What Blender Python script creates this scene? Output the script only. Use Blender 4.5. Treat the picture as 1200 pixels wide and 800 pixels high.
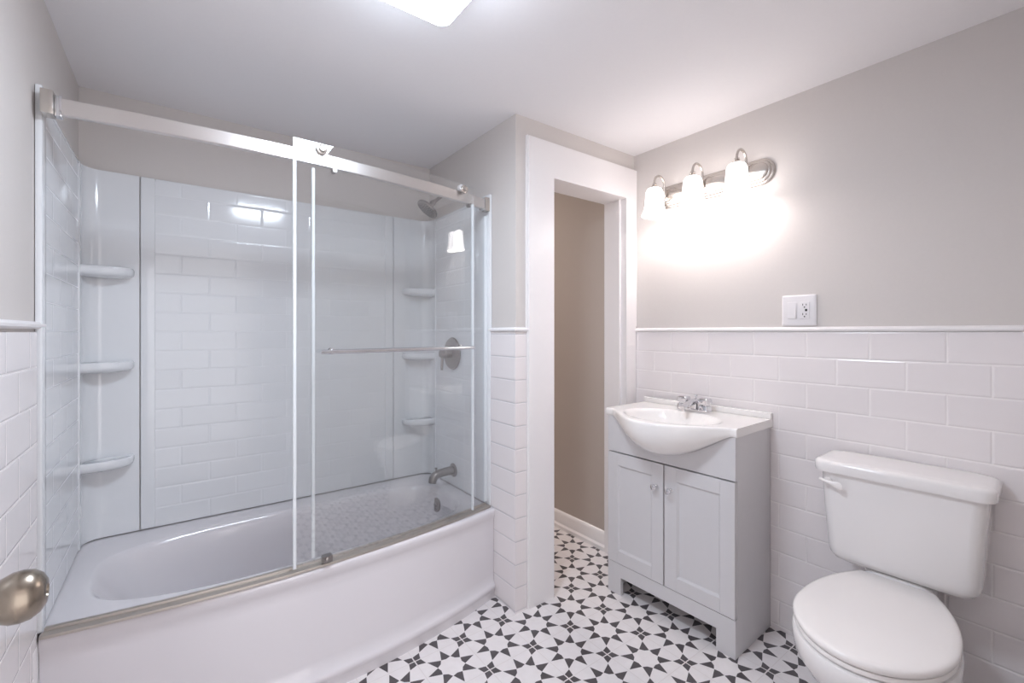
import bpy, bmesh, math, random
from mathutils import Vector, Matrix
pi = math.pi
random.seed(7)
sc = bpy.context.scene
for o in list(bpy.data.objects):
    bpy.data.objects.remove(o)
COL = sc.collection

# ------------------------------------------------------------------ camera, world, exposure, lights
W, D, H, AL = 2.347, 0.854, 2.22, 1.524          # right wall x, door wall y=-D, ceiling, alcove length
cam = bpy.data.cameras.new('camera')
cam.sensor_width = 36.0
cam.lens = 527.98 / 1200 * 36
cam.shift_y = -11.2 / 1200
cam.clip_start = 0.02
camo = bpy.data.objects.new('camera', cam)
COL.objects.link(camo)
camo.location = (0.3138, -2.4546, 1.2474)
camo.rotation_euler = (pi / 2, 0, -0.639)
sc.camera = camo

sc.view_settings.view_transform = 'Standard'
sc.view_settings.look = 'None'
sc.view_settings.gamma = 1.0
sc.view_settings.use_curve_mapping = False
sc.view_settings.exposure = 0.46

world = bpy.data.worlds.new('world')
sc.world = world
world.use_nodes = True
world.node_tree.nodes['Background'].inputs[0].default_value = (1.0, 0.955, 0.965, 1)
WORLD_STRENGTH = 1.6
world.node_tree.nodes['Background'].inputs[1].default_value = WORLD_STRENGTH

CEIL_LIGHT = 42.0       # emission strength of the ceiling diffuser
CEIL_COL = (0.77, 0.875, 1.0)
SHADE_EMIT = 4.8       # emission of the frosted vanity shades
BULB_W = 0.75           # watts of each vanity bulb
HALL_W = 22.0
WARM = (1.0, 0.89, 0.85)

# ------------------------------------------------------------------ node helpers
def lin(c):
    return tuple((x / 12.92 if x <= 0.04045 else ((x + 0.055) / 1.055) ** 2.4) for x in c)

class V:
    """a scalar socket with arithmetic"""
    nt = None
    def __init__(s, k): s.k = k
    @staticmethod
    def op(name, *a):
        n = V.nt.nodes.new('ShaderNodeMath'); n.operation = name
        for i, x in enumerate(a):
            if isinstance(x, V): V.nt.links.new(x.k, n.inputs[i])
            else: n.inputs[i].default_value = x
        return V(n.outputs[0])
    def __add__(s, o): return V.op('ADD', s, o)
    def __radd__(s, o): return V.op('ADD', o, s)
    def __sub__(s, o): return V.op('SUBTRACT', s, o)
    def __rsub__(s, o): return V.op('SUBTRACT', o, s)
    def __mul__(s, o): return V.op('MULTIPLY', s, o)
    def __rmul__(s, o): return V.op('MULTIPLY', o, s)
    def __truediv__(s, o): return V.op('DIVIDE', s, o)
    def abs(s): return V.op('ABSOLUTE', s)
    def floor(s): return V.op('FLOOR', s)
    def fract(s): return V.op('FRACT', s)
    def lt(s, o): return V.op('LESS_THAN', s, o)
    def gt(s, o): return V.op('GREATER_THAN', s, o)
    def min(s, o): return V.op('MINIMUM', s, o)
    def max(s, o): return V.op('MAXIMUM', s, o)
    def ramp(s, a, b):     # 0 at a, 1 at b, smooth
        n = V.nt.nodes.new('ShaderNodeMapRange'); n.interpolation_type = 'SMOOTHSTEP'
        V.nt.links.new(s.k, n.inputs[0]); n.inputs[1].default_value = a; n.inputs[2].default_value = b
        return V(n.outputs[0])

def new_mat(name):
    m = bpy.data.materials.new(name); m.use_nodes = True
    nt = m.node_tree; V.nt = nt
    return m, nt, nt.nodes['Principled BSDF']

def coords(nt):
    tc = nt.nodes.new('ShaderNodeTexCoord')
    sp = nt.nodes.new('ShaderNodeSeparateXYZ')
    nt.links.new(tc.outputs['Object'], sp.inputs[0])
    return [V(sp.outputs[i]) for i in range(3)], tc

def mixcol(nt, fac, a, b):
    n = nt.nodes.new('ShaderNodeMix'); n.data_type = 'RGBA'
    nt.links.new(fac.k, n.inputs[0])
    for i, c in ((6, a), (7, b)):
        if isinstance(c, tuple): n.inputs[i].default_value = (*c, 1)
        else: nt.links.new(c, n.inputs[i])
    return n.outputs[2]

def simple(name, rgb, rough=0.4, metal=0.0, noise=0.02, nscale=40, bump=0.0, coat=0.0, spec=0.5, aniso=None):
    m, nt, b = new_mat(name)
    c = lin(rgb)
    tc = nt.nodes.new('ShaderNodeTexCoord')
    nz = nt.nodes.new('ShaderNodeTexNoise'); nz.inputs['Scale'].default_value = nscale
    if aniso:
        mp = nt.nodes.new('ShaderNodeMapping'); mp.inputs['Scale'].default_value = aniso
        nt.links.new(tc.outputs['Object'], mp.inputs[0]); nt.links.new(mp.outputs[0], nz.inputs['Vector'])
    else:
        nt.links.new(tc.outputs['Object'], nz.inputs['Vector'])
    f = V(nz.outputs['Fac'])
    out = mixcol(nt, f, tuple(x * (1 - noise) for x in c), tuple(min(1, x * (1 + noise)) for x in c))
    nt.links.new(out, b.inputs['Base Color'])
    b.inputs['Roughness'].default_value = rough
    b.inputs['Metallic'].default_value = metal
    b.inputs['Coat Weight'].default_value = coat
    b.inputs['Specular IOR Level'].default_value = spec
    if bump:
        bp = nt.nodes.new('ShaderNodeBump'); bp.inputs['Strength'].default_value = bump
        bp.inputs['Distance'].default_value = 0.002
        nt.links.new(nz.outputs['Fac'], bp.inputs['Height']); nt.links.new(bp.outputs[0], b.inputs['Normal'])
    return m

def tile_mat(name, axis, u0, z0, pw, ph, tile, grout, rough=0.12, gw=0.0016, bev=0.006, strength=0.5, dist=0.003):
    """running-bond subway tile on a vertical surface; axis 0 = runs along x, 1 = along y"""
    m, nt, b = new_mat(name)
    c, tc = coords(nt)
    u, z = c[axis], c[2]
    rz = (z - z0) / ph
    row = rz.floor()
    off = (row * 0.5).fract()
    ru = (u - u0) / pw + off
    fu, fz = ru.fract(), rz.fract()
    du = (fu - 0.5).abs() * -1 + 0.5
    dz = (fz - 0.5).abs() * -1 + 0.5
    d = (du * pw).min(dz * ph)
    g = d.ramp(gw * 0.6, gw * 1.6)
    wn = nt.nodes.new('ShaderNodeTexWhiteNoise'); wn.noise_dimensions = '2D'
    cb = nt.nodes.new('ShaderNodeCombineXYZ')
    nt.links.new(ru.floor().k, cb.inputs[0]); nt.links.new(row.k, cb.inputs[1]); nt.links.new(cb.outputs[0], wn.inputs['Vector'])
    t = lin(tile)
    tint = mixcol(nt, V(wn.outputs['Value']), tuple(x * 0.975 for x in t), tuple(min(1, x * 1.015) for x in t))
    nt.links.new(mixcol(nt, g, lin(grout), tint), b.inputs['Base Color'])
    nt.links.new((0.55 - g * (0.55 - rough)).k, b.inputs['Roughness'])
    nz = nt.nodes.new('ShaderNodeTexNoise'); nz.inputs['Scale'].default_value = 9
    nt.links.new(tc.outputs['Object'], nz.inputs['Vector'])
    h = d.ramp(0.0, bev) + V(nz.outputs['Fac']) * 0.25
    bp = nt.nodes.new('ShaderNodeBump'); bp.inputs['Strength'].default_value = strength; bp.inputs['Distance'].default_value = dist
    nt.links.new(h.k, bp.inputs['Height']); nt.links.new(bp.outputs[0], b.inputs['Normal'])
    return m

def floor_mat():
    """eight-inch encaustic tile: eight-pointed white star ringed by dark kites, dark petals at the tile corners"""
    m, nt, b = new_mat('star_tile')
    c, tc = coords(nt)
    s = 0.2047
    u = (c[0] - 1.4449) / s
    v = (c[1] + 1.2747) / s
    a = (u.fract() - 0.5).abs()
    bb = (v.fract() - 0.5).abs()          # 0 at star centre, .5 at the tile edge
    # fold to one eighth (axis direction) and the diagonal direction
    hi, lo = a.max(bb), a.min(bb)
    def kite(p, q):
        tip, base, inner, half = 0.468, 0.232, 0.208, 0.092
        side = q.lt((tip - p) * (half / (tip - base)))
        back = p.gt(inner + q * ((base - inner) / half))
        return side * back
    k1 = kite(hi, lo)
    r2 = 0.70711
    dp, dq = (hi + lo) * r2, (hi - lo) * r2
    k2 = kite(dp, dq)
    # corner petal along the diagonal, measured from the tile corner
    e = dp * -1 + r2
    pet = dq.lt(((e - 0.016)).min((0.222 - e) * 0.56)) * (hi.lt(0.489))
    dark = k1.max(k2).max(pet)
    # tile joints
    j = (hi * -1 + 0.5).ramp(0.003, 0.008)
    nz = nt.nodes.new('ShaderNodeTexNoise'); nz.inputs['Scale'].default_value = 30; nz.inputs['Detail'].default_value = 4
    nt.links.new(tc.outputs['Object'], nz.inputs['Vector'])
    nf = V(nz.outputs['Fac'])
    white = mixcol(nt, nf, lin((0.90, 0.875, 0.87)), lin((0.95, 0.93, 0.93)))
    grey = mixcol(nt, nf, lin((0.29, 0.27, 0.28)), lin((0.36, 0.335, 0.345)))
    colr = mixcol(nt, dark, white, grey)
    colr = mixcol(nt, j, lin((0.88, 0.85, 0.84)), colr)
    nt.links.new(colr, b.inputs['Base Color'])
    b.inputs['Roughness'].default_value = 0.38
    bp = nt.nodes.new('ShaderNodeBump'); bp.inputs['Strength'].default_value = 0.3; bp.inputs['Distance'].default_value = 0.001
    nt.links.new(j.k, bp.inputs['Height']); nt.links.new(bp.outputs[0], b.inputs['Normal'])
    return m

def glass_mat(name, tint=(0.994, 0.998, 0.998), ior=1.75):
    m = bpy.data.materials.new(name); m.use_nodes = True
    nt = m.node_tree; nt.nodes.clear()
    out = nt.nodes.new('ShaderNodeOutputMaterial')
    mix = nt.nodes.new('ShaderNodeMixShader')
    V.nt = nt                                   # Schlick reflectance of a thin pane, the same from both sides
    ge = nt.nodes.new('ShaderNodeNewGeometry')
    dt = nt.nodes.new('ShaderNodeVectorMath'); dt.operation = 'DOT_PRODUCT'
    nt.links.new(ge.outputs['Incoming'], dt.inputs[0]); nt.links.new(ge.outputs['Normal'], dt.inputs[1])
    g = 1 - V(dt.outputs['Value']).abs()
    f0 = ((ior - 1) / (ior + 1)) ** 2
    fres = (g * g * g * g * g) * (1 - f0) + f0
    tr = nt.nodes.new('ShaderNodeBsdfTransparent'); tr.inputs[0].default_value = (*tint, 1)
    gl = nt.nodes.new('ShaderNodeBsdfGlossy'); gl.inputs['Roughness'].default_value = 0.0
    nt.links.new(fres.k, mix.inputs[0]); nt.links.new(tr.outputs[0], mix.inputs[1])
    nt.links.new(gl.outputs[0], mix.inputs[2]); nt.links.new(mix.outputs[0], out.inputs[0])
    return m

def emit_mat(name, rgb, strength):
    m, nt, b = new_mat(name)
    b.inputs['Base Color'].default_value = (0.9, 0.9, 0.9, 1)
    b.inputs['Emission Color'].default_value = (*rgb, 1)
    b.inputs['Emission Strength'].default_value = strength
    b.inputs['Roughness'].default_value = 0.3
    return m

M = {}
M['paint'] = simple('greige_paint', (0.835, 0.81, 0.795), 0.62, nscale=120, noise=0.015, bump=0.05)
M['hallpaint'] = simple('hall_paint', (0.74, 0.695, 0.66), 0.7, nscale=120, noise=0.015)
M['ceil'] = simple('ceiling_paint', (0.95, 0.94, 0.945), 0.8, nscale=90, noise=0.012, bump=0.04)
M['trim'] = simple('white_gloss_trim', (0.94, 0.925, 0.925), 0.28, noise=0.01)
M['acrylic'] = simple('white_acrylic', (0.91, 0.915, 0.925), 0.10, noise=0.008, nscale=8, coat=0.3)
M['tub'] = simple('tub_enamel', (0.885, 0.868, 0.88), 0.09, noise=0.008, nscale=8, coat=0.4)
M['ceramic'] = simple('white_ceramic', (0.93, 0.915, 0.91), 0.08, noise=0.006, nscale=8, coat=0.5)
M['seatpl'] = simple('seat_plastic', (0.94, 0.92, 0.91), 0.22, noise=0.006, nscale=8)
M['marble'] = simple('cultured_marble', (0.95, 0.935, 0.925), 0.12, noise=0.01, nscale=8, coat=0.4)
M['cab'] = simple('grey_cabinet_paint', (0.83, 0.82, 0.825), 0.36, noise=0.012)
M['cabin'] = simple('cabinet_inside', (0.55, 0.53, 0.52), 0.6)
M['dark'] = simple('dark_gap', (0.05, 0.045, 0.045), 0.7)
M['nickel'] = simple('brushed_nickel', (0.80, 0.775, 0.75), 0.26, metal=1.0, nscale=20, noise=0.05, aniso=(2, 2, 80))
M['rail'] = simple('brushed_rail', (0.86, 0.84, 0.83), 0.34, metal=1.0, nscale=20, noise=0.04, aniso=(2, 2, 120))
M['chrome'] = simple('chrome', (0.86, 0.86, 0.87), 0.08, metal=1.0, noise=0.01)
M['pewter'] = simple('satin_pewter', (0.60, 0.58, 0.57), 0.28, metal=1.0, noise=0.04)
M['knob'] = simple('satin_nickel_knob', (0.60, 0.56, 0.51), 0.26, metal=1.0, noise=0.05, nscale=30, aniso=(60, 3, 3))
M['track'] = simple('bronze_nickel_track', (0.76, 0.73, 0.70), 0.48, metal=1.0, noise=0.04)
M['seal'] = simple('clear_vinyl_seal', (0.90, 0.915, 0.925), 0.25, noise=0.01)
M['plastic'] = simple('white_plastic', (0.92, 0.905, 0.91), 0.3, noise=0.01)
M['slot'] = simple('socket_slot', (0.10, 0.09, 0.09), 0.6)
M['glass'] = glass_mat('clear_glass')
M['floor'] = floor_mat()
TW, TG = (0.925, 0.90, 0.90), (0.955, 0.935, 0.93)
M['tile_r'] = tile_mat('subway_tile_right', 1, -1.914, 1.1450, 0.2055, 0.1025, TW, TG)
M['tile_l'] = tile_mat('subway_tile_left', 1, -0.984, 1.1530, 0.2055, 0.1025, TW, TG)
M['tile_sx'] = tile_mat('subway_tile_stub_end', 1, -0.854, 1.1350, 0.41, 0.1025, TW, (0.80, 0.79, 0.80))
M['tile_sy'] = tile_mat('subway_tile_stub_front', 0, 1.40, 1.1350, 0.41, 0.1025, TW, (0.80, 0.79, 0.80))
ST = (0.90, 0.905, 0.915)
M['stile_x'] = tile_mat('moulded_tile_back', 0, 0.327, 1.665, 0.208, 0.0832, ST, ST, rough=0.10, gw=0.001, bev=0.007, strength=0.22, dist=0.003)
M['stile_y'] = tile_mat('moulded_tile_end', 1, -0.64, 1.665, 0.208, 0.0832, ST, ST, rough=0.10, gw=0.001, bev=0.007, strength=0.22, dist=0.003)
M['lamp'] = emit_mat('lit_diffuser', CEIL_COL, CEIL_LIGHT)
M['shade'] = emit_mat('lit_frosted_shade', (1.0, 0.935, 0.92), SHADE_EMIT)

# ------------------------------------------------------------------ mesh helpers
class MB:
    def __init__(s): s.bm = bmesh.new(); s.mi = 0
    def _face(s, vs):
        try:
            f = s.bm.faces.new(vs); f.material_index = s.mi; return f
        except ValueError: return None
    def box(s, x0, x1, y0, y1, z0, z1, bev=0.0, seg=2):
        t = bmesh.new()
        bmesh.ops.create_cube(t, size=1)
        for v in t.verts:
            v.co = Vector(((x0 + x1) / 2 + v.co.x * (x1 - x0), (y0 + y1) / 2 + v.co.y * (y1 - y0), (z0 + z1) / 2 + v.co.z * (z1 - z0)))
        if bev: bmesh.ops.bevel(t, geom=t.edges[:], offset=bev, segments=seg, profile=0.6, affect='EDGES')
        s.merge(t); return s
    def merge(s, t, mat=None):
        mp = {}
        for v in t.verts: mp[v] = s.bm.verts.new(mat @ v.co if mat else v.co)
        for f in t.faces: s._face([mp[v] for v in f.verts])
        t.free()
    def loft(s, rings, cap0=True, cap1=True, closed=True):
        R = [[s.bm.verts.new(p) for p in r] for r in rings]
        n = len(R[0])
        for a, b in zip(R, R[1:]):
            for i in range(n if closed else n - 1):
                j = (i + 1) % n
                s._face([a[i], a[j], b[j], b[i]])
        if cap0: s._face(list(reversed(R[0])))
        if cap1: s._face(R[-1])
        return s
    def lathe(s, prof, center, axis=(0, 0, 1), n=32, cap=True):
        """prof = [(r, h)...] revolved about axis through centre"""
        ax = Vector(axis).normalized()
        q = Vector((0, 0, 1)).rotation_difference(ax).to_matrix()
        C = Vector(center)
        rings = [[C + q @ Vector((max(r, 1e-4) * math.cos(2 * pi * i / n), max(r, 1e-4) * math.sin(2 * pi * i / n), h)) for i in range(n)] for r, h in prof]
        return s.loft(rings, cap, cap)
    def tube(s, pts, r, n=14, cap=True, flat=1.0):
        P = [Vector(p) for p in pts]
        rr = r if isinstance(r, (list, tuple)) else [r] * len(P)
        up = None; rings = []
        for i, p in enumerate(P):
            t = (P[min(i + 1, len(P) - 1)] - P[max(i - 1, 0)]).normalized()
            if up is None:
                up = Vector((0, 0, 1)) if abs(t.z) < 0.9 else Vector((1, 0, 0))
            side = t.cross(up).normalized(); up = side.cross(t).normalized()
            rings.append([p + side * rr[i] * math.cos(2 * pi * k / n) + up * rr[i] * flat * math.sin(2 * pi * k / n) for k in range(n)])
        return s.loft(rings, cap, cap)
    def sweep(s, path, prof, closed=True, cap=True):
        """path = [(origin, outdir, updir)], prof = [(a, b)] -> origin + a*out + b*up"""
        rings = [[Vector(o) + Vector(u) * a + Vector(w) * b for a, b in prof] for o, u, w in path]
        return s.loft(rings, cap, cap, closed)
    def prism(s, pts, axis, a0, a1):
        """pts in the plane across axis (2-D), extruded a0..a1"""
        def mk(p, a):
            if axis == 0: return (a, p[0], p[1])
            if axis == 1: return (p[0], a, p[1])
            return (p[0], p[1], a)
        return s.loft([[mk(p, a0) for p in pts], [mk(p, a1) for p in pts]])
    def build(s, name, mats, parent=None, smooth=True, local=False, angle=35, bevel=0.0, kind=None):
        bmesh.ops.recalc_face_normals(s.bm, faces=s.bm.faces[:])
        me = bpy.data.meshes.new(name)
        if smooth:
            for f in s.bm.faces: f.smooth = True
        s.bm.to_mesh(me); s.bm.free()
        if smooth: me.set_sharp_from_angle(angle=math.radians(angle))
        for m in (mats if isinstance(mats, list) else [mats]): me.materials.append(m)
        o = bpy.data.objects.new(name, me); COL.objects.link(o)
        if parent is not None:
            o.parent = parent
            if not local:
                p = parent; mw = Matrix.Identity(4)
                chain = []
                while p is not None: chain.append(p); p = p.parent
                for p in reversed(chain):
                    mw = mw @ p.matrix_parent_inverse @ Matrix.LocRotScale(p.location, p.rotation_euler, None)
                o.matrix_parent_inverse = mw.inverted()
        if bevel:
            bv = o.modifiers.new('bevel', 'BEVEL'); bv.width = bevel; bv.segments = 2; bv.limit_method = 'ANGLE'
        if kind: o['kind'] = kind
        return o

def thing(name, label, cat, loc, rz=0.0, group=None):
    o = bpy.data.objects.new(name, None); COL.objects.link(o)
    o.location = loc; o.rotation_euler = (0, 0, rz); o.empty_display_size = 0.1
    o['label'] = label; o['category'] = cat
    if group: o['group'] = group
    return o

def struct(name, mb, mats, label=None, cat=None, **k):
    o = mb.build(name, mats, None, kind='structure', **k)
    if label: o['label'] = label
    if cat: o['category'] = cat
    return o

def arc(cx, cy, r, a0, a1, n):
    return [(cx + r * math.cos(a0 + (a1 - a0) * i / n), cy + r * math.sin(a0 + (a1 - a0) * i / n)) for i in range(n + 1)]

def rrect(x0, x1, y0, y1, r, n=6):
    p = []
    for cx, cy, a in ((x1 - r, y1 - r, 0), (x0 + r, y1 - r, pi / 2), (x0 + r, y0 + r, pi), (x1 - r, y0 + r, 1.5 * pi)):
        p += arc(cx, cy, r, a, a + pi / 2, n)
    return p

# ------------------------------------------------------------------ the setting
YF = -2.50                        # inner face of the entrance wall, right behind the camera
RAIL = 1.247                      # underside of the chair rail
struct('floor', MB().box(-1.0, 3.2, -4.2, 2.2, -0.08, 0.0), M['floor'], smooth=False)
struct('ceiling', MB().box(-1.0, 3.2, -4.2, 2.2, H, H + 0.08), M['ceil'], smooth=False)

m = MB(); m.box(-0.12, 0.0, YF, 0.0, 0, H); m.mi = 1; m.box(0.0, 0.009, YF, -0.71, 0, RAIL)
struct('wall_left', m, [M['paint'], M['tile_l']], smooth=False)
struct('wall_back', MB().box(-0.12, AL, 0.0, 0.12, 0, H), M['paint'], smooth=False)
m = MB(); m.box(W, W + 0.12, YF, -D, 0, H); m.mi = 1; m.box(W - 0.009, W, YF, -D, 0, RAIL)
struct('wall_right', m, [M['paint'], M['tile_r']], smooth=False)
# stub wall between the alcove and the doorway
JL, JR, JH, JY = 1.735, 2.257, 1.969, -0.717
m = MB(); m.box(AL, JL - 0.02, -D, 0.12, 0, H)
m.mi = 1; m.box(AL - 0.009, AL - 0.0002, -D, -0.6685, 0, RAIL)
m.mi = 2; m.box(AL - 0.009, 1.5785, -D - 0.008, -D - 0.0002, 0, RAIL)
struct('wall_alcove', m, [M['paint'], M['tile_sx'], M['tile_sy']], smooth=False)
m = MB(); m.box(JL - 0.02, W, -D, JY, JH + 0.02, H); m.box(JR + 0.02, W + 0.12, -D, JY, 0, JH + 0.02)
struct('wall_door', m, M['paint'], smooth=False)
# entrance wall with its doorway, behind the camera
m = MB(); m.box(-0.12, 0.07, YF - 0.12, YF, 0, H); m.box(0.90, W + 0.12, YF - 0.12, YF, 0, H); m.box(0.07, 0.90, YF - 0.12, YF, 2.04, H)
struct('wall_front', m, M['paint'], smooth=False)
# hall beyond the far doorway
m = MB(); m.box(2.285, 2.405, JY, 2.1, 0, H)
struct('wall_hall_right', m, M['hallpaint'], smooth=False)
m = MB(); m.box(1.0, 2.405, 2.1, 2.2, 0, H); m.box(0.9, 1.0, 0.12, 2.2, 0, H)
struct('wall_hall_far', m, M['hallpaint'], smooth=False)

def profile_rail(name, path, label):
    prof = [(0, 0), (0.009, 0.001), (0.016, 0.006), (0.017, 0.012), (0.013, 0.018), (0.008, 0.020), (0, 0.021)]
    m = MB(); m.sweep(path, prof); return struct(name, m, M['trim'], label)
up = (0, 0, 1)
profile_rail('trim_1', [((W, YF, RAIL), (-1, 0, 0), up), ((W, -D, RAIL), (-1, 0, 0), up)], 'white chair rail capping the tile on the right wall')
profile_rail('trim_2', [((0, YF, RAIL + 0.008), (1, 0, 0), up), ((0, -0.645, RAIL + 0.008), (1, 0, 0), up)], 'white chair rail capping the tile on the left wall')
profile_rail('trim_3', [((AL, -0.655, RAIL), (-1, 0, 0), up), ((AL, -D, RAIL), (-1, -1, 0), up), ((1.59, -D, RAIL), (0, -1, 0), up)], 'white chair rail wrapping the corner left of the doorway')
# doorway casing (flat boards) and jamb
m = MB()
y0 = -D - 0.02
m.prism([(1.585, 0), (JL, 0), (JL, JH), (JR, JH), (JR, 0), (W - 0.0105, 0), (W - 0.0105, RAIL + 0.03), (W - 0.002, RAIL + 0.03), (W - 0.002, 2.133), (1.585, 2.133)], 1, y0, -D)
m.box(1.579, 1.585, y0 + 0.006, -D, 0, 2.137)
struct('trim_4', m, M['trim'], 'white flat door casing around the open doorway')
m = MB()
m.box(JL - 0.02, JL, -D, JY, 0, JH); m.box(JR, JR + 0.02, -D, JY, 0, JH); m.box(JL - 0.02, JR + 0.02, -D, JY, JH, JH + 0.02)
m.box(JR - 0.011, JR, -D + 0.02, -D + 0.034, 0, JH); m.box(JL, JL + 0.011, -D + 0.02, -D + 0.034, 0, JH)
struct('trim_5', m, M['trim'], 'white jamb lining the open doorway')
m = MB()
m.prism([(2.285, 0), (2.258, 0), (2.258, 0.022), (2.268, 0.032), (2.270, 0.085), (2.276, 0.098), (2.285, 0.104)], 1, JY + 0.001, 2.1)
struct('baseboard_hall', m, M['trim'])
# back-of-strip surround edge trim running to the floor beside the tub
m = MB(); m.box(0, 0.010, -0.752, -0.69, 0.0, 0.40, 0.003); struct('trim_6', m, M['trim'], 'white vertical edge strip on the left wall beside the tub')

# open entrance door, folded back along the left wall (only its knob reaches into the picture)
m = MB()
m.box(0.060, 0.098, -2.47, -1.69, 0.012, 2.02, 0.002)
for z0, z1 in ((0.18, 0.85), (1.05, 1.88)):
    for y0_, y1_ in ((-2.38, -2.12), (-2.04, -1.80)):
        m.box(0.096, 0.104, y0_, y1_, z0, z1, 0.004)
door = struct('door_1', m, M['trim'], 'white panel door folded back against the left wall', None)
m = MB()
KY, KZ = -1.753, 0.964
m.lathe([(0.0, -0.002), (0.032, 0.0), (0.032, 0.004), (0.027, 0.009), (0.014, 0.012), (0.0115, 0.02), (0.0115, 0.048), (0.015, 0.053), (0.0215, 0.059),
         (0.0258, 0.068), (0.0265, 0.076), (0.0250, 0.084), (0.0200, 0.091), (0.013, 0.095), (0.0075, 0.0955), (0.006, 0.0925), (0.0, 0.0922)],
        (0.104, KY, KZ), (1, 0, 0), 40)
kb = m.build('door_knob', M['knob'], door); kb['label'] = 'round satin nickel door knob'

# ------------------------------------------------------------------ bathtub
ZR = 0.415
def bow(x):
    t = (x - 0.762) / 0.75
    return max(0.0, 1 - t * t)
yr = lambda x: -0.703 - 0.076 * bow(x)           # outer rim edge
yt = lambda x: -0.695 + 0.027 * x - 0.076 * bow(x)           # door track centre line
tub = thing('bathtub', 'white alcove bathtub with a bowed front apron under the glass shower door', 'bathtub', (0.762, -0.36, 0))
TX0, TX1 = 0.0105, AL - 0.0105
m = MB()
NT = 160
cx, cy = 0.765, -0.385
def outer_pt(ang):
    dx, dy = math.cos(ang), math.sin(ang)
    lo_, hi_ = 0.0, 2.0
    for _ in range(40):
        mid = (lo_ + hi_) / 2
        x, y = cx + dx * mid, cy + dy * mid
        if TX0 <= x <= TX1 and yr(min(max(x, TX0), TX1)) + 0.012 <= y <= -0.004: lo_ = mid
        else: hi_ = mid
    return (cx + dx * lo_, cy + dy * lo_)
def inner_pt(ang, ax0, ax1, ay0, ay1, e, bw):
    c, s_ = math.cos(ang), math.sin(ang)
    ax = ax1 if c > 0 else ax0
    ay = ay1 if s_ > 0 else ay0
    k = (abs(c / ax) ** e + abs(s_ / ay) ** e) ** (-1 / e)
    x, y = cx + c * k, cy + s_ * k
    if s_ < 0: y -= bw * bow(x) * min(1, abs(y - cy) / ay0)
    return (x, y)
angs = sorted([2 * pi * i / NT for i in range(NT)] + [math.atan2(-0.004 - cy, TX1 - cx), math.atan2(-0.004 - cy, TX0 - cx), math.atan2(yr(TX0) + .012 - cy, TX0 - cx) + 2 * pi, math.atan2(yr(TX1) + .012 - cy, TX1 - cx) + 2 * pi])
rings = [[(*outer_pt(a), ZR - 0.03) for a in angs], [(*outer_pt(a), ZR) for a in angs]]
# (left, right, front, back half-extents, exponent, bow, z)
spec = [(0.690, 0.688, 0.268, 0.262, 3.6, 0.040, ZR), (0.683, 0.681, 0.261, 0.255, 3.6, 0.040, ZR - 0.002), (0.674, 0.674, 0.252, 0.247, 3.6, 0.038, ZR - 0.010),
        (0.662, 0.668, 0.243, 0.239, 3.5, 0.034, ZR - 0.03), (0.60, 0.655, 0.228, 0.228, 3.4, 0.022, 0.28), (0.54, 0.640, 0.214, 0.214, 3.2, 0.012, 0.17),
        (0.50, 0.620, 0.195, 0.195, 3.0, 0.004, 0.115), (0.45, 0.58, 0.165, 0.165, 2.8, 0, 0.088), (0.30, 0.40, 0.10, 0.10, 2.5, 0, 0.080), (0.02, 0.02, 0.02, 0.02, 2, 0, 0.078)]
for a0, a1, f0, b1, e, bw, z in spec:
    rings.append([(*inner_pt(a, a0, a1, f0, b1, e, bw), z) for a in angs])
m.loft(rings, cap0=False, cap1=True)
m.build('basin', M['tub'], tub, angle=60)
m = MB()
xs = [TX0 + (TX1 - TX0) * i / 60 for i in range(61)]
rings = []
for x in xs:
    b_ = bow(x)
    top = yr(x); bot = -0.700 - 0.118 * b_
    up_y = lambda z: top + 0.011 + (bot - top - 0.004) * (1 - (z - 0.07) / 0.31) * 0.9
    r = [(x, top + 0.03, ZR - 0.02), (x, top + 0.0125, ZR), (x, top + 0.006, ZR - 0.001), (x, top + 0.001, ZR - 0.006), (x, top, ZR - 0.014), (x, top + 0.001, ZR - 0.026), (x, top + 0.005, ZR - 0.040), (x, top + 0.010, ZR - 0.056)]
    for z in (0.33, 0.28, 0.22, 0.16, 0.11, 0.078): r.append((x, up_y(z), z))
    r += [(x, bot - 0.003, 0.066), (x, bot - 0.008, 0.060), (x, bot - 0.009, 0.052), (x, bot - 0.004, 0.040), (x, bot, 0.030), (x, bot, 0.0), (x, bot + 0.03, 0.0)]
    rings.append(r)
m.loft(rings)
m.build('apron', M['tub'], tub, angle=50)
m = MB(); m.lathe([(0, 0), (0.036, 0.0), (0.037, 0.006), (0.033, 0.010), (0.012, 0.011), (0.010, 0.015), (0, 0.015)], (1.4235, -0.295, 0.330), (-1, 0, 0.1), 28)
m.build('overflow_plate', M['pewter'], tub)['label'] = 'round pewter overflow plate'
m = MB(); m.lathe([(0, 0), (0.035, 0.0), (0.035, 0.003), (0.025, 0.004), (0.022, 0.001), (0, 0.001)], (1.22, -0.385, 0.0795), (0, 0, 1), 24)
m.build('drain', M['pewter'], tub)

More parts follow.
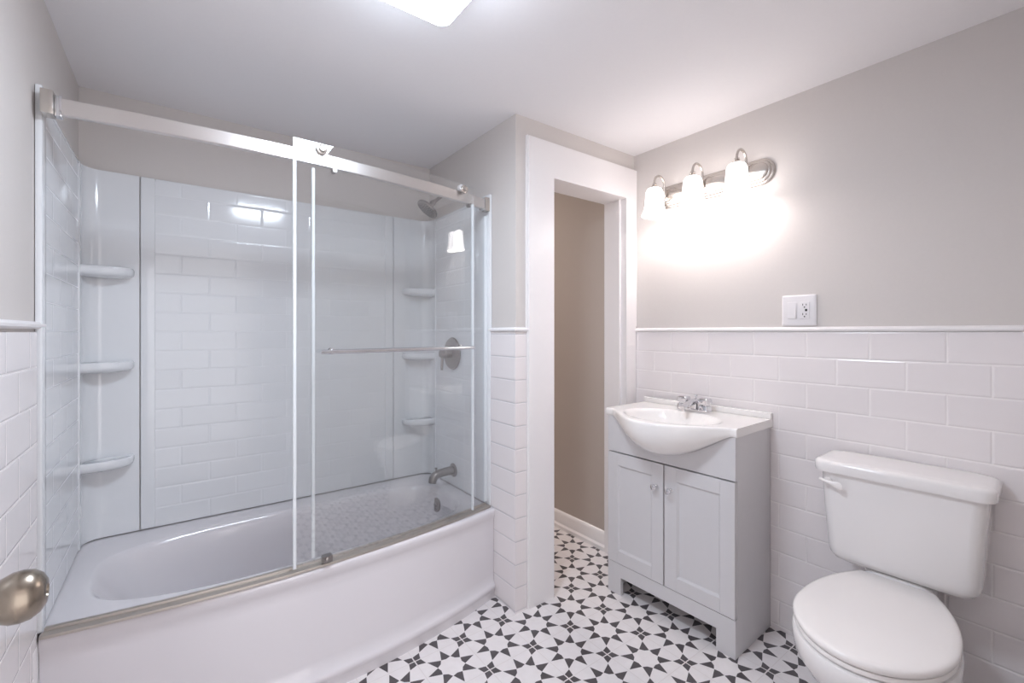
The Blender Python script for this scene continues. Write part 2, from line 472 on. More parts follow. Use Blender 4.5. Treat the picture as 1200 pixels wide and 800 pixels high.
# ------------------------------------------------------------------ shower surround
SZ0, SZ1 = ZR + 0.005, 1.897
sur = thing('shower_surround', 'white tile-look wall surround with corner shelves above the bathtub', 'shower surround', (0.762, -0.02, SZ0))
PT = 0.016                                    # panel face from the wall
def end_panel(name, side):
    xf = PT if side == 0 else AL - PT
    xw = 0.001 if side == 0 else AL - 0.001
    yb = -0.088
    ye = -0.690 if side == 0 else -0.668
    yi = -0.640 if side == 0 else -0.545
    m = MB()
    s_ = 1 if side == 0 else -1
    m.box(min(xw, xf), max(xw, xf), ye, yi, SZ0, SZ1 + (0.03 if side == 0 else 0.008), 0.004)          # flat outer flange
    m.box(min(xw, xf), max(xw, xf), yi, yb - 0.02, SZ1 - 0.012, SZ1, 0.002)
    m.box(min(xw, xf + .002 * s_), max(xw, xf + .002 * s_), yb - 0.022, yb, SZ0, SZ1, 0.004)
    m.mi = 1
    xq = xf - 0.003 * s_
    m.box(min(xw, xq), max(xw, xq), yi, yb - 0.022, SZ0, SZ1 - 0.012)
    return m.build(name, [M['acrylic'], M['stile_y']], sur)
end_panel('end_panel', 0)
end_panel('end_panel', 1)
m = MB()
BX0, BX1 = 0.187, 1.294
m.box(BX0 + 0.003, BX0 + 0.052, -PT - 0.004, -0.001, SZ0, SZ1, 0.006, 3)
m.box(BX1 - 0.052, BX1 - 0.003, -PT - 0.004, -0.001, SZ0, SZ1, 0.006, 3)
m.box(BX0 + 0.052, BX1 - 0.052, -PT, -0.001, SZ1 - 0.012, SZ1, 0.003)
m.mi = 1
m.box(BX0 + 0.050, BX1 - 0.050, -PT, -0.001, SZ0, SZ1 - 0.010)
m.build('back_panel', [M['acrylic'], M['stile_x']], sur)
def corner(side):
    mir = (lambda x: x) if side == 0 else (lambda x: AL - x)
    xb = BX0 if side == 0 else AL - BX1
    R = 0.055
    inn = [(PT, -0.086), (PT, -PT - R)] + arc(PT + R, -PT - R, R, pi, pi / 2, 8)[1:] + [(xb, -PT)]
    out = [(xb, -0.001), (0.001, -0.001), (0.001, -0.086)]
    pts = [(mir(x), y) for x, y in inn + out]
    m = MB(); m.prism(pts, 2, SZ0, SZ1)
    cp = m.build('corner_panel', M['acrylic'], sur, angle=30)
    for z in ((1.505, 1.128, 0.742) if side == 0 else (1.495, 1.128, 0.752)):
        rx, ry = (0.155, 0.088) if side == 0 else (0.165, 0.088)
        def ring(k, zz, n=18):
            o = (PT + 0.0005, -PT - 0.0005)
            p = []
            for i in range(n + 1):
                a = pi / 2 * i / n
                p.append((mir(o[0] + rx * k * math.cos(a) ** 0.6), o[1] - ry * k * math.sin(a) ** 0.6, zz))
            for q in range(1, 6):          # follow the coved corner, tucked just in front of it
                a = pi - pi / 2 * q / 6
                p.append((mir(PT + R + (R - 0.001) * math.cos(a)) if k > 0.72 else mir(o[0] + rx * k * 0.02 * q), (-PT - R + (R - 0.001) * math.sin(a)) if k > 0.72 else o[1] - ry * k * 0.02 * (6 - q), zz))
            return p
        m = MB()
        m.loft([ring(0.90, z - 0.004), ring(0.95, z), ring(0.985, z - 0.001), ring(1.0, z - 0.007), ring(1.0, z - 0.022), ring(0.98, z - 0.030), ring(0.92, z - 0.036), ring(0.75, z - 0.042)])
        m.build('shelf', M['acrylic'], cp, angle=60)
corner(0); corner(1)

# ------------------------------------------------------------------ shower door
sd = thing('shower_door', 'frameless bowed glass sliding shower door with brushed nickel header rail', 'shower door', (0.762, yt(0.762), ZR))
def zh(x): return 1.872 - 0.020 * x / 1.5          # header centre height (the rail dips slightly to the right)
def curve(x0, x1, n=40):
    xs = [x0 + (x1 - x0) * i / n for i in range(n + 1)]
    res = []
    for x in xs:
        dy = (yt(x + 1e-3) - yt(x - 1e-3)) / 2e-3 if 0.02 < x < 1.505 else (yt(min(max(x, .03), 1.49) + 1e-3) - yt(min(max(x, .03), 1.49) - 1e-3)) / 2e-3
        t = Vector((1, dy, 0)).normalized()
        nrm = Vector((t.y, -t.x, 0))                 # outwards, towards the room
        res.append((x, Vector((x, yt(x), 0)), nrm))
    return res
HH = 0.0235
m = MB()
m.sweep([(p + Vector((0, 0, zh(x))), n_, (0, 0, 1)) for x, p, n_ in curve(0.046, AL - 0.046)],
        [(-0.008, -HH), (0.006, -HH), (0.009, -HH + 0.003), (0.009, HH - 0.003), (0.006, HH), (-0.008, HH)])
m.build('header_rail', M['rail'], sd, angle=30)
for x, s_ in ((PT, 1), (AL - PT, -1)):
    z = zh(x); y = yt(x)
    m = MB()
    a, b_ = sorted((x + s_ * 0.0005, x + s_ * 0.026))
    m.box(a, b_, y - (0.030 if s_ > 0 else 0.016), y + 0.014, z - 0.031, z + 0.034, 0.002)
    wb = m.build('wall_bracket', M['nickel'], sd)
    m = MB()
    a, b_ = sorted((x + s_ * 0.0265, x + s_ * 0.042))
    m.box(a, b_, y - 0.016, y + 0.012, z - 0.029, z + 0.028, 0.002)
    m.build('clamp', M['chrome'], wb)
m = MB()
m.sweep([(p + Vector((0, 0, ZR + 0.0005)), n_, (0, 0, 1)) for x, p, n_ in curve(PT + 0.002, AL - PT - 0.007)],
        [(-0.020, 0), (0.024, 0), (0.024, 0.005), (0.023, 0.008), (0.009, 0.011), (0.008, 0.008), (-0.006, 0.008), (-0.008, 0.014), (-0.020, 0.014)])
m.build('bottom_track', M['track'], sd, angle=30)
def panel(name, x0, x1, off, z0, dz_top):
    prof = lambda x: None
    m = MB(); rings = []
    for x, p, n_ in curve(x0, x1, 30):
        zt = zh(x) + dz_top
        c0 = p + n_ * (off - 0.004); c1 = p + n_ * (off + 0.004)
        rings.append([c0 + Vector((0, 0, z0)), c1 + Vector((0, 0, z0)), c1 + Vector((0, 0, zt)), c0 + Vector((0, 0, zt))])
    m.loft(rings)
    return m.build(name, M['glass'], sd, angle=30)
def seal(par, x, off, z0, z1, w=0.011):
    m = MB()
    (x_, p, n_) = curve(x, x + 1e-4, 1)[0]
    t = Vector((-n_.y, n_.x, 0))
    pts = [p + n_ * (off + a) + t * b_ for a, b_ in ((-0.006, -w / 2), (0.006, -w / 2), (0.006, w / 2), (-0.006, w / 2))]
    m.loft([[q + Vector((0, 0, z)) for q in pts] for z in (z0, z1)])
    return m.build('edge_seal', M['seal'], par)
SX0, SX1 = 0.632, 1.392
FX0, FX1 = 0.704, 1.490
OFF_S, OFF_F = 0.020, -0.016
fp = panel('fixed_panel', FX0, FX1, OFF_F, ZR + 0.022, -0.010)
seal(fp, FX0, OFF_F, ZR + 0.024, zh(FX0) - 0.030, 0.010)
m = MB(); (x_, p, n_) = curve(1.5, 1.5001, 1)[0]
m.box(FX1 + 0.002, AL - PT - 0.0005, yt(1.49) + 0.010 - OFF_F - 0.016, yt(1.49) + 0.026, ZR + 0.022, 1.80, 0.002)
m.build('wall_channel', M['seal'], sd)
sp = panel('sliding_panel', SX0, SX1, OFF_S, ZR + 0.020, 0.050)
seal(sp, SX0 + 0.004, OFF_S, ZR + 0.022, zh(SX0) - 0.026, 0.010)
seal(sp, SX1 - 0.002, OFF_S, ZR + 0.022, zh(SX1) - 0.026, 0.005)
def on_curve(x, off, z):
    (x_, p, n_) = curve(x, x + 1e-4, 1)[0]
    return p + n_ * off + Vector((0, 0, z)), n_
for x in (0.722, 1.335):
    c, n_ = on_curve(x, OFF_S + 0.0045, zh(x) + 0.027)
    m = MB()
    m.lathe([(0, 0), (0.0185, 0), (0.0185, 0.006), (0.016, 0.009), (0.011, 0.010), (0.0105, 0.016), (0.008, 0.020), (0, 0.0205)], c, n_, 28)
    r_ = m.build('roller', M['nickel'], sp)
    m = MB()   # grooved wheel riding on the rail behind the glass
    c2, _ = on_curve(x, 0.010, zh(x) + 0.0385)
    m.lathe([(0.013, -0.016), (0.0145, -0.013), (0.0145, 0.001), (0.009, 0.004), (0.009, 0.0055)], c2, n_, 24)
    m.build('wheel', M['plastic'], r_)
    m = MB()   # anti-jump stop just below the rail
    c3, _ = on_curve(x + 0.05, 0.004, zh(x) - HH - 0.006)
    m.lathe([(0, -0.012), (0.009, -0.012), (0.009, 0.010), (0, 0.010)], c3, n_, 18)
    m.build('rail_stop', M['pewter'], r_)
# towel bar handle across the sliding panel
ZB = 1.178
bp_ = []
HX0, HX1 = 0.722, 1.352
for x, p, n_ in curve(HX0 - 0.01, HX1 + 0.01, 14):
    bp_.append(p + n_ * (OFF_S + 0.040) + Vector((0, 0, ZB)))
m = MB(); m.tube(bp_, 0.0075, 14)
bar = m.build('towel_bar', M['chrome'], sp)
for x in (HX0 + 0.035, HX1 - 0.035):
    m = MB()
    a, n_ = on_curve(x, OFF_S + 0.0045, ZB); 
    m.lathe([(0.012, 0), (0.012, 0.004), (0.007, 0.006), (0.007, 0.034)], a, n_, 18)
    a, n_ = on_curve(x, OFF_S - 0.0045, ZB)
    m.lathe([(0.012, 0), (0.012, 0.004), (0.009, 0.008), (0, 0.009)], a, -n_, 18)
    m.build('bar_post', M['chrome'], bar)
c, n_ = on_curve(0.742, OFF_S, ZR + 0.0155)
m = MB(); t = Vector((-n_.y, n_.x, 0))
m.loft([[c + n_ * a + t * b_ + Vector((0, 0, z)) for a, b_ in ((-0.012, -0.016), (0.013, -0.016), (0.013, 0.016), (-0.012, 0.016))] for z in (0.0, 0.022)])
m.lathe([(0, 0), (0.010, 0), (0.010, 0.006), (0.006, 0.008), (0, 0.008)], c + n_ * 0.013 + Vector((0, 0, 0.012)), n_, 18)
m.build('guide_block', M['pewter'], sd)

# ------------------------------------------------------------------ shower fittings on the alcove end
XE = AL - PT
sh = thing('wall_shower', 'round grey shower head on an angled arm above the surround', 'shower', (AL, -0.33, 1.98))
m = MB()
m.tube([(AL - 0.001, -0.33, 1.985), (AL - 0.03, -0.33, 1.985), (AL - 0.07, -0.331, 1.975), (AL - 0.11, -0.333, 1.948), (AL - 0.145, -0.335, 1.918)], 0.0085, 14)
m.build('arm', M['pewter'], sh)
m = MB(); m.lathe([(0, 0), (0.028, 0), (0.026, 0.005), (0.012, 0.010), (0.009, 0.012)], (AL - 0.0008, -0.33, 1.985), (-1, 0, 0), 24)
m.build('flange', M['pewter'], sh)
hd = Vector((-0.62, 0.10, -0.78)).normalized(); hc = Vector((AL - 0.145, -0.335, 1.918))
m = MB(); m.lathe([(0.010, -0.012), (0.014, 0.0), (0.014, 0.018), (0.022, 0.026), (0.050, 0.036), (0.058, 0.042), (0.060, 0.050), (0.058, 0.055), (0.050, 0.056)], hc, hd, 32, cap=True)
hb_ = m.build('spray_head', M['pewter'], sh)
m = MB()
q = Vector((0, 0, 1)).rotation_difference(hd).to_matrix()
for r_, k in ((0.012, 6), (0.024, 12), (0.036, 18), (0.046, 22)):
    for i in range(k):
        a = 2 * pi * i / k
        m.lathe([(0.0022, 0), (0.0016, 0.0025), (0, 0.003)], hc + q @ Vector((r_ * math.cos(a), r_ * math.sin(a), 0.056)), hd, 6)
m.build('nozzles', M['dark'], hb_)

vv = thing('shower_valve', 'dark nickel round shower valve plate with lever behind the glass', 'shower valve', (XE, -0.31, 1.13))
m = MB(); m.lathe([(0, 0), (0.086, 0), (0.087, 0.003), (0.083, 0.008), (0.05, 0.012), (0.034, 0.014), (0, 0.014)], (XE - 0.0005, -0.31, 1.131), (-1, 0, 0), 40)
m.build('escutcheon', M['pewter'], vv)
m = MB(); m.lathe([(0.024, 0), (0.024, 0.035), (0.020, 0.040), (0.019, 0.060), (0, 0.061)], (XE - 0.0145, -0.31, 1.131), (-1, 0, 0), 28)
hs = m.build('handle', M['pewter'], vv)
m = MB(); m.tube([(XE - 0.062, -0.31, 1.118), (XE - 0.064, -0.31, 1.085), (XE - 0.066, -0.31, 1.045)], [0.008, 0.007, 0.0062], 14)
m.build('lever', M['pewter'], hs)

ts = thing('tub_spout', 'curved dark nickel tub spout with pull knob over the bathtub', 'tub spout', (XE, -0.32, 0.50))
m = MB(); m.lathe([(0, 0), (0.036, 0), (0.036, 0.004), (0.030, 0.008), (0.02, 0.009)], (XE - 0.0005, -0.32, 0.505), (-1, 0, 0), 28)
m.build('flange', M['pewter'], ts)
m = MB()
m.tube([(XE - 0.008, -0.32, 0.505), (XE - 0.045, -0.32, 0.505), (XE - 0.085, -0.32, 0.502), (XE - 0.108, -0.32, 0.494), (XE - 0.122, -0.32, 0.480), (XE - 0.126, -0.32, 0.460)], [0.023, 0.022, 0.0215, 0.022, 0.0225, 0.021], 20)
m.build('spout', M['pewter'], ts)
m = MB(); m.lathe([(0.004, 0), (0.004, 0.012), (0.007, 0.014), (0.007, 0.020), (0, 0.021)], (XE - 0.105, -0.32, 0.515), (0, 0, 1), 14)
m.build('diverter_knob', M['pewter'], ts)

# ------------------------------------------------------------------ vanity (local frame: x = -depth from the wall, y along the wall)
VO, VR = (2.322, -1.270, 0.0), math.radians(2.2)
van = thing('vanity_cabinet', 'pale grey two-door vanity cabinet standing between doorway and toilet', 'vanity cabinet', VO, VR)
VD, VW, VH = 0.300, 0.305, 0.845
bell = lambda y: max(0.0, math.cos(pi / 2 * min(1, abs(y + 0.010) / 0.285))) ** 1.15
yb_ = lambda y: 0.848 - 0.122 * bell(y)
m = MB()
m.box(-VD, 0, -VW, -VW + 0.016, 0, VH, 0.0015)
m.box(-VD, 0, VW - 0.016, VW, 0, VH, 0.0015)
m.box(-0.012, -0.002, -VW + 0.016, VW - 0.016, 0.10, VH)
m.box(-VD + 0.018, -0.012, -VW + 0.016, VW - 0.016, 0.095, 0.111)
# toe-kick apron with a wide cut-out and two feet
kp = [(-VW, 0), (-VW + 0.075, 0), (-VW + 0.075, 0.085), (VW - 0.075, 0.085), (VW - 0.075, 0), (VW, 0), (VW, 0.148), (-VW, 0.148)]
m.loft([[(x, p[0], p[1]) for p in kp] for x in (-VD, -VD - 0.018)])
# front rail above the doors, cut away behind the bowl
n = 40
pts = [(-VW, 0.678)] + [(VW, 0.678), (VW, VH)]
for i in range(n + 1):
    y = 0.29 - 0.58 * i / n
    pts.append((y, min(VH, yb_(y) - 0.0015)))
pts.append((-VW, VH))
t_ = bmesh.new()
f0 = t_.faces.new([t_.verts.new((-VD, *p)) for p in pts])
ex = bmesh.ops.extrude_face_region(t_, geom=[f0])
for g in ex['geom']:
    if isinstance(g, bmesh.types.BMVert): g.co.x = -VD - 0.018
m.merge(t_)
m.build('body', M['cab'], van, local=True)
m = MB(); m.box(-VD - 0.002, -VD + 0.002, -VW + 0.014, VW - 0.014, 0.146, 0.680); m.build('gap_shade_sheet', M['dark'], van, local=True)  # near-black sheet behind the doors, paints the shade seen in their gaps
def shaker(y0, y1, kz, ky):
    z0, z1 = 0.151, 0.6725
    xf = -VD - 0.0205; xb_ = -VD - 0.0025
    st = 0.058
    m = MB()
    m.box(xf, xb_, y0, y0 + st, z0, z1, 0.0015); m.box(xf, xb_, y1 - st, y1, z0, z1, 0.0015)
    m.box(xf, xb_, y0 + st, y1 - st, z0, z0 + st, 0.0015); m.box(xf, xb_, y0 + st, y1 - st, z1 - st, z1, 0.0015)
    # sloped inner moulding and the flat panel
    a0, a1, c0, c1 = y0 + st, y1 - st, z0 + st, z1 - st
    e = 0.008
    m.loft([[(xf + 0.0012, a0, c0), (xf + 0.0012, a1, c0), (xf + 0.0012, a1, c1), (xf + 0.0012, a0, c1)],
            [(xf + 0.009, a0 + e, c0 + e), (xf + 0.009, a1 - e, c0 + e), (xf + 0.009, a1 - e, c1 - e), (xf + 0.009, a0 + e, c1 - e)]], cap0=False)
    d_ = m.build('door', M['cab'], van, local=True, smooth=False)
    k = MB(); k.lathe([(0.009, 0), (0.008, 0.003), (0.005, 0.006), (0.005, 0.013), (0.010, 0.018), (0.0135, 0.023), (0.013, 0.028), (0.008, 0.031), (0, 0.0315)], (xf - 0.0003, ky, kz), (-1, 0, 0), 24)
    kk = k.build('knob', M['chrome'], d_, local=True); kk['label'] = 'small polished nickel knob'
    return d_
shaker(-VW + 0.001, -0.0030, 0.572, -0.035)
shaker(0.0030, VW - 0.001, 0.572, 0.035)

vt = thing('sink_top', 'white one-piece sink top with a bowed front bowl on the grey vanity', 'sink', (VO[0], VO[1], VH + 0.001), VR)
ZT = 0.034            # local: top surface above VH
TD, TWd = 0.325, 0.312
dbow = lambda y: 0.165 * bell(y)
def ztop(x, y):
    rx, ry = 0.155 , 0.225
    ccx = -0.275
    rho = math.sqrt(((x - ccx) / rx) ** 2 + (y / ry) ** 2)
    if rho >= 1: return ZT
    t = 1 - rho
    return ZT - 0.105 * (1 - (1 - min(1, t * 1.25)) ** 2.2) * (0.5 - 0.5 * math.cos(min(1, t * 6) * pi))
m = MB(); rings = []
ys = [-TWd + 2 * TWd * i / 80 for i in range(81)]
for y in ys:
    xfr = -TD - dbow(y)
    edge = 0.0
    r = []
    r.append((0.004, y, 0.0)); r.append((0.004, y, ZT))
    for i in range(1, 37):
        x = 0.004 + (xfr + 0.010 - 0.004) * i / 36
        r.append((x, y, ztop(x, y)))
    r += [(xfr + 0.004, y, ZT - 0.0015), (xfr + 0.001, y, ZT - 0.005), (xfr, y, ZT - 0.011)]
    zb_ = yb_(y) - VH - 0.001
    z1 = ZT - 0.020
    xin = -VD - 0.0185
    zl = min(zb_, 0.0)
    for i in range(1, 13):        # belly: quarter-ellipse from the lip back to the cabinet face
        a = pi / 2 * i / 12
        r.append((xin + (xfr - xin) * math.cos(a) ** 0.8, y, z1 + (zl - z1) * math.sin(a) ** 1.0))
    for i in range(1, 12):
        x = xin + (0.0 - xin) * i / 12
        r.append((x, y, min(0.0, ztop(x, y) - 0.014) if i > 1 else min(zl, ztop(x, y) - 0.014)))
    rings.append(r)
m.loft(rings)
m.build('basin', M['marble'], vt, local=True, angle=50)
m = MB(); m.box(-0.016, 0.004, -TWd, TWd, ZT, ZT + 0.026, 0.004, 3); m.build('backsplash', M['marble'], vt, local=True)
m = MB(); zd = ztop(-0.275, 0); m.lathe([(0, 0.0005), (0.022, 0.0005), (0.022, 0.003), (0.017, 0.0035), (0.014, 0.001), (0, 0.001)], (-0.275, 0, zd), (0, 0, 1), 24)
m.build('drain', M['chrome'], vt, local=True)

fa = thing('faucet', 'chrome two-handle centerset faucet at the back of the white sink', 'faucet', (VO[0] - 0.075, VO[1] - 0.006, VH + 0.001 + ZT), VR)
m = MB()
m.prism(rrect(-0.026, 0.026, -0.078, 0.078, 0.012), 2, 0.0004, 0.013)
m.build('base_plate', M['chrome'], fa, local=True, bevel=0.003)
for s_ in (-1, 1):
    m = MB(); yy = s_ * 0.052
    m.loft([[(p[0], p[1], z) for p in rrect(-k, k, yy - k, yy + k, 0.006)] for k, z in ((0.023, 0.013), (0.021, 0.030), (0.017, 0.032), (0.017, 0.036), (0.022, 0.038), (0.024, 0.042), (0.023, 0.060), (0.019, 0.064))])
    m.build('handle', M['chrome'], fa, local=True, angle=30)
m = MB()
sec = lambda x, z, w, h: [(x, w * math.cos(2 * pi * i / 16), z + h * math.sin(2 * pi * i / 16)) for i in range(16)]
m.loft([[(p[0], p[1], z) for p in rrect(-0.020, 0.020, -0.020, 0.020, 0.009)] for z in (0.013, 0.034, 0.040)])
m.loft([sec(0.012, 0.040, 0.018, 0.018), sec(-0.02, 0.042, 0.018, 0.016), sec(-0.06, 0.036, 0.016, 0.012), sec(-0.095, 0.029, 0.015, 0.010), sec(-0.108, 0.026, 0.013, 0.008)])
m.lathe([(0.010, 0), (0.010, 0.012)], (-0.096, 0, 0.010), (0, 0, 1), 16)
m.build('spout', M['chrome'], fa, local=True)
m = MB(); m.tube([(0.018, 0, 0.04), (0.018, 0, 0.068)], 0.0025, 8); m.lathe([(0, 0), (0.006, 0.001), (0.006, 0.008), (0, 0.009)], (0.018, 0, 0.066), (0, 0, 1), 14)
m.build('lift_rod', M['chrome'], fa, local=True)

# ------------------------------------------------------------------ vanity light
LY0, LY1, LZ = -0.935, -1.590, 1.938
vl = thing('vanity_light', 'brushed nickel three-shade vanity light bar lit above the sink', 'vanity light', (W, (LY0 + LY1) / 2, LZ))
m = MB()
def pill(r, x):
    cy0, cy1 = LY1 + 0.056, LY0 - 0.056
    p = [(x, cy0 + r * math.cos(a), LZ + r * math.sin(a)) for a in [pi / 2 + pi * i / 16 for i in range(17)]]
    p += [(x, cy1 + r * math.cos(a), LZ + r * math.sin(a)) for a in [-pi / 2 + pi * i / 16 for i in range(17)]]
    return p
m.loft([pill(0.056, W - 0.0005), pill(0.056, W - 0.008), pill(0.053, W - 0.011), pill(0.048, W - 0.012), pill(0.046, W - 0.018), pill(0.042, W - 0.021), pill(0.037, W - 0.022), pill(0.035, W - 0.028), pill(0.031, W - 0.031)])
m.build('backplate', M['nickel'], vl, angle=40)
for yy in (-1.075, -1.283, -1.487):
    m = MB()
    pth = [(W - 0.029, yy, 1.925)]
    pth += [(W - 0.038, yy, 1.93), (W - 0.042, yy, 1.95)]
    for i in range(13):
        a = pi * i / 12
        pth.append((W - 0.083 + 0.041 * math.cos(a), yy, 1.990 + 0.042 * math.sin(a)))
    pth += [(W - 0.124, yy, 1.975)]
    m.tube(pth, 0.0055, 12)
    m.lathe([(0.013, 0), (0.013, 0.006), (0.008, 0.008), (0.006, 0.016)], (W - 0.030, yy, 1.925), (-1, 0, 0), 18)
    ar = m.build('arm', M['nickel'], vl)
    m = MB(); m.lathe([(0.006, 0.022), (0.011, 0.020), (0.011, 0.014), (0.009, 0.012), (0.016, 0.006), (0.023, 0.0), (0.023, -0.006), (0.0, -0.006)], (W - 0.124, yy, 1.965), (0, 0, 1), 20)
    m.build('socket_cap', M['nickel'], ar)
    m = MB()
    zb = 1.826
    pr = [(0.022, 1.964), (0.033, 1.958), (0.040, 1.945), (0.0425, 1.925), (0.044, 1.90), (0.047, 1.872), (0.0525, 1.848), (0.060, 1.830), (0.062, zb)]
    pr += [(r_ - 0.003, z) for r_, z in reversed(pr)]
    m.lathe(pr, (W - 0.124, yy, 0), (0, 0, 1), 32, cap=False)
    m.build('shade', M['shade'], vl)['label'] = 'frosted white glass bell shade'
    L = bpy.data.lights.new('bulb', 'POINT'); L.energy = BULB_W; L.color = WARM; L.shadow_soft_size = 0.028
    lo = bpy.data.objects.new('bulb_light', L); COL.objects.link(lo); lo.location = (W - 0.124, yy, 1.845)

# ------------------------------------------------------------------ switch and outlet plate
sw = thing('switch_plate', 'white double wall plate with rocker switch and outlet above the chair rail', 'switch plate', (W, -1.680, 1.274))
m = MB(); y0, y1, z0, z1 = -1.743, -1.617, 1.273, 1.397
m.loft([[(x, p[0], p[1]) for p in rrect(y0 + e, y1 - e, z0 + e, z1 - e, 0.004, 4)] for x, e in ((W - 0.0005, 0), (W - 0.005, 0), (W - 0.0085, 0.005), (W - 0.009, 0.007))])
m.build('plate', M['plastic'], sw)
zc = (z0 + z1) / 2
m = MB(); yc = -1.657
m.box(W - 0.0105, W - 0.008, yc - 0.0175, yc + 0.0175, zc - 0.034, zc + 0.034, 0.001)
m.loft([[(x, yc + s_ * 0.015, z) for x, z in ((W - 0.010, zc - 0.031), (W - 0.016, zc - 0.031), (W - 0.0115, zc + 0.031), (W - 0.010, zc + 0.031))] for s_ in (-1, 1)])
m.build('rocker_switch', M['plastic'], sw)
m = MB(); yc = -1.703
m.box(W - 0.012, W - 0.008, yc - 0.0170, yc + 0.0170, zc - 0.034, zc + 0.034, 0.0012)
oc = m.build('receptacle', M['plastic'], sw)
for dz in (0.019, -0.019):
    for dy, hh in ((0.0062, 0.0040), (-0.0062, 0.0032)):
        m = MB(); m.box(W - 0.0126, W - 0.0119, yc + dy - 0.0011, yc + dy + 0.0011, zc + dz + 0.003 - hh, zc + dz + 0.003 + hh)
        m.build('slot', M['slot'], oc)
    m = MB(); m.lathe([(0.0026, 0), (0.0026, 0.0008)], (W - 0.0119, yc, zc + dz - 0.007), (-1, 0, 0), 12)
    m.build('ground_hole', M['slot'], oc)
for dy in (-0.006, 0.006):
    m = MB(); m.box(W - 0.0130, W - 0.0119, yc + dy - 0.004, yc + dy + 0.004, zc - 0.0045, zc + 0.0045, 0.0005)
    m.build('reset_button', M['plastic'] if dy > 0 else M['slot'], oc)

# ------------------------------------------------------------------ toilet (local frame: x = -distance from wall)
to = thing('toilet', 'white two-piece toilet with closed lid against the tiled right wall', 'toilet', (2.333, -2.022, 0), 0.045)
def egg(xb, xm, xf, a, hb, z, ex=1.95, n=28, nb=14):
    p = []
    for i in range(n + 1):
        t = pi / 2 * i / n
        p.append((xm - (xm - xf) * math.cos(t) ** (2 / ex), a * math.sin(t) ** (2 / ex), z))
    for i in range(1, nb + 1):
        t = i / nb
        p.append((xm + (xb - xm) * t, a - (a - hb) * t ** 2.2, z))
    q = [(x, -y, z) for x, y, z in p[1:]]
    return p + list(reversed(q))
m = MB()
# bowl and pedestal, from floor to rim
m.loft([egg(-0.12, -0.40, -0.575, 0.158, 0.110, 0.0), egg(-0.12, -0.40, -0.577, 0.160, 0.110, 0.020), egg(-0.12, -0.41, -0.570, 0.158, 0.105, 0.09), egg(-0.12, -0.41, -0.560, 0.150, 0.095, 0.135),
        egg(-0.12, -0.41, -0.545, 0.128, 0.080, 0.165), egg(-0.12, -0.42, -0.555, 0.118, 0.074, 0.195), egg(-0.13, -0.43, -0.600, 0.132, 0.078, 0.24), egg(-0.14, -0.45, -0.655, 0.160, 0.084, 0.30), egg(-0.15, -0.47, -0.690, 0.177, 0.088, 0.345),
        egg(-0.15, -0.47, -0.700, 0.181, 0.092, 0.375), egg(-0.15, -0.47, -0.701, 0.181, 0.094, 0.402), egg(-0.152, -0.47, -0.697, 0.178, 0.092, 0.409), egg(-0.16, -0.47, -0.685, 0.168, 0.086, 0.411)])
# deck riser carrying the tank
m.loft([[(p[0], p[1], z) for p in rrect(-0.172 + k, -0.03, -0.085 + k, 0.085 - k, 0.03)] for k, z in ((0, 0.30), (0.0, 0.445), (0.006, 0.454))])
m.build('bowl', M['ceramic'], to, local=True, angle=50)
for s_ in (-1, 1):
    m = MB(); m.lathe([(0.014, 0), (0.014, 0.010), (0.011, 0.020), (0.005, 0.025), (0, 0.026)], (-0.25, s_ * 0.168, 0.0), (0, 0, 1), 16)
    m.build('bolt_cap', M['seatpl'], to, local=True)
m = MB()
E = lambda k, z: egg(-0.178, -0.47, -0.694 + k, 0.178 - k, 0.098 - k * 0.5, z)
m.loft([E(0.012, 0.412), E(0.003, 0.414), E(0.001, 0.419), E(0.004, 0.426), E(0.02, 0.4275)])
m.build('seat', M['seatpl'], to, local=True, angle=50)
m = MB()
m.loft([E(0.02, 0.4285), E(0.002, 0.430), E(-0.001, 0.436), E(-0.001, 0.443), E(0.002, 0.447), E(0.007, 0.4492), E(0.02, 0.4505), E(0.08, 0.4512), E(0.16, 0.4515)])
ld = m.build('lid', M['seatpl'], to, local=True, angle=50)
for s_ in (-1, 1):
    m = MB(); m.box(-0.196, -0.150, s_ * 0.075 - 0.016, s_ * 0.075 + 0.016, 0.412, 0.4285, 0.004)
    m.build('hinge', M['seatpl'], to, local=True)
m = MB()
def tsec(xf, hw, z, r=0.035, xb=-0.004, sag=0.0):
    pts = rrect(xf, xb, -hw, hw, r, 8)
    return [(x - 0.010 * max(0, 1 - (y / hw) ** 2) * (1 if x < (xf + xb) / 2 else 0), y, z) for x, y in pts]
m.loft([tsec(-0.140, 0.130, 0.4545), tsec(-0.158, 0.158, 0.457), tsec(-0.169, 0.176, 0.464), tsec(-0.174, 0.186, 0.478), tsec(-0.178, 0.191, 0.50), tsec(-0.184, 0.197, 0.60), tsec(-0.189, 0.203, 0.70), tsec(-0.190, 0.206, 0.7615)])
tk = m.build('tank', M['ceramic'], to, local=True, angle=50)
m = MB()
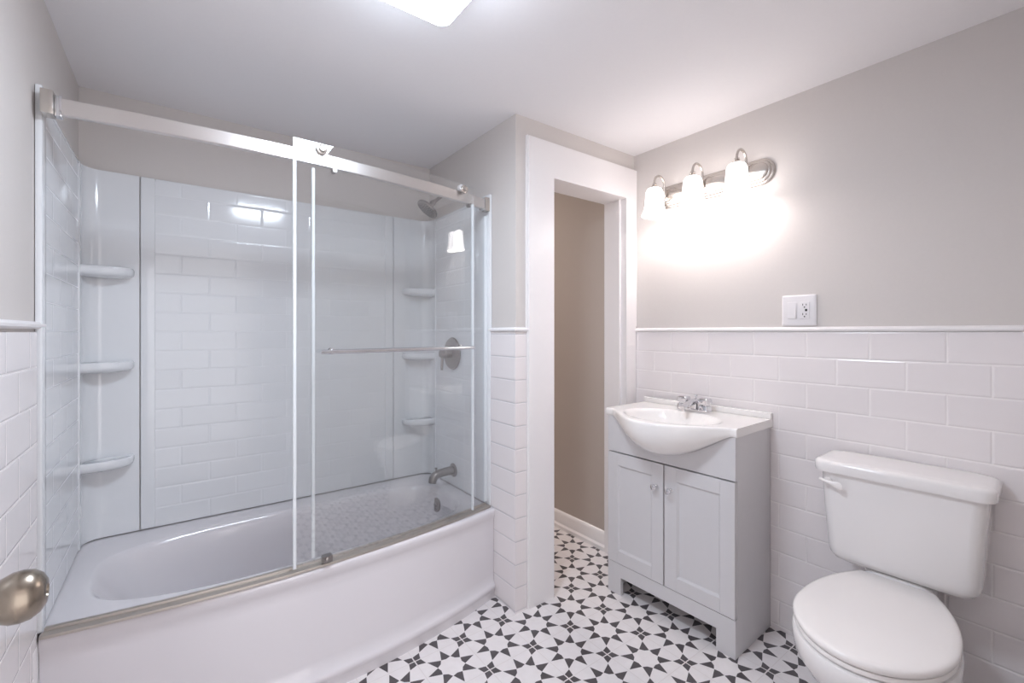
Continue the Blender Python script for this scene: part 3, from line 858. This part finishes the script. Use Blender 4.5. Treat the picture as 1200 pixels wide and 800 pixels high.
m.loft([tsec(-0.199, 0.217, 0.762), tsec(-0.203, 0.222, 0.7635), tsec(-0.204, 0.224, 0.768), tsec(-0.204, 0.224, 0.790), tsec(-0.202, 0.222, 0.796), tsec(-0.197, 0.217, 0.8005), tsec(-0.188, 0.208, 0.8025), tsec(-0.16, 0.18, 0.8035)])
m.build('tank_lid', M['ceramic'], to, local=True, angle=50)
m = MB()
m.lathe([(0.012, 0), (0.012, 0.006), (0.008, 0.010), (0.006, 0.014)], (-0.193, 0.178, 0.732), (-1, 0, 0), 18)
lv = []
for t, w, h in ((0.0, 0.004, 0.004), (0.08, 0.008, 0.006), (0.3, 0.008, 0.006), (0.55, 0.008, 0.008), (0.75, 0.008, 0.0125), (0.9, 0.007, 0.0125), (1.0, 0.004, 0.006)):
    y = 0.200 - 0.068 * t; z = 0.737 - 0.014 * t
    lv.append([(-0.212 - 0.004 * t + w * 0.6 * math.cos(2 * pi * i / 14), y, z + h * math.sin(2 * pi * i / 14)) for i in range(14)])
m.loft(lv)
m.build('flush_lever', M['seatpl'], to, local=True)

# ------------------------------------------------------------------ ceiling light
CX1, CY1, CS = 0.940, -1.285, 0.28
cl = thing('ceiling_light', 'square white flush ceiling light glowing bright in front of the shower', 'ceiling light', (CX1 - CS / 2, CY1 - CS / 2, H))
m = MB()
m.loft([[(p[0], p[1], z) for p in rrect(CX1 - CS - k, CX1 + k, CY1 - CS - k, CY1 + k, 0.03)] for k, z in ((0.016, H - 0.0005), (0.016, H - 0.050), (0.010, H - 0.074))])
m.build('frame', M['trim'], cl)
m = MB()
m.loft([[(p[0], p[1], z) for p in rrect(CX1 - CS - k, CX1 + k, CY1 - CS - k, CY1 + k, 0.03)] for k, z in ((0.008, H - 0.0745), (0.008, H - 0.080), (0.002, H - 0.088), (-0.010, H - 0.092), (-0.05, H - 0.093))])
m.build('diffuser', M['lamp'], cl)

# far hall lamp (the hall beyond the doorway has its own light, out of sight)
L = bpy.data.lights.new('hall_lamp', 'POINT'); L.energy = HALL_W; L.color = (1, 0.93, 0.87); L.shadow_soft_size = 0.12
lo = bpy.data.objects.new('hall_lamp_light', L); COL.objects.link(lo); lo.location = (1.95, 1.0, 2.0)
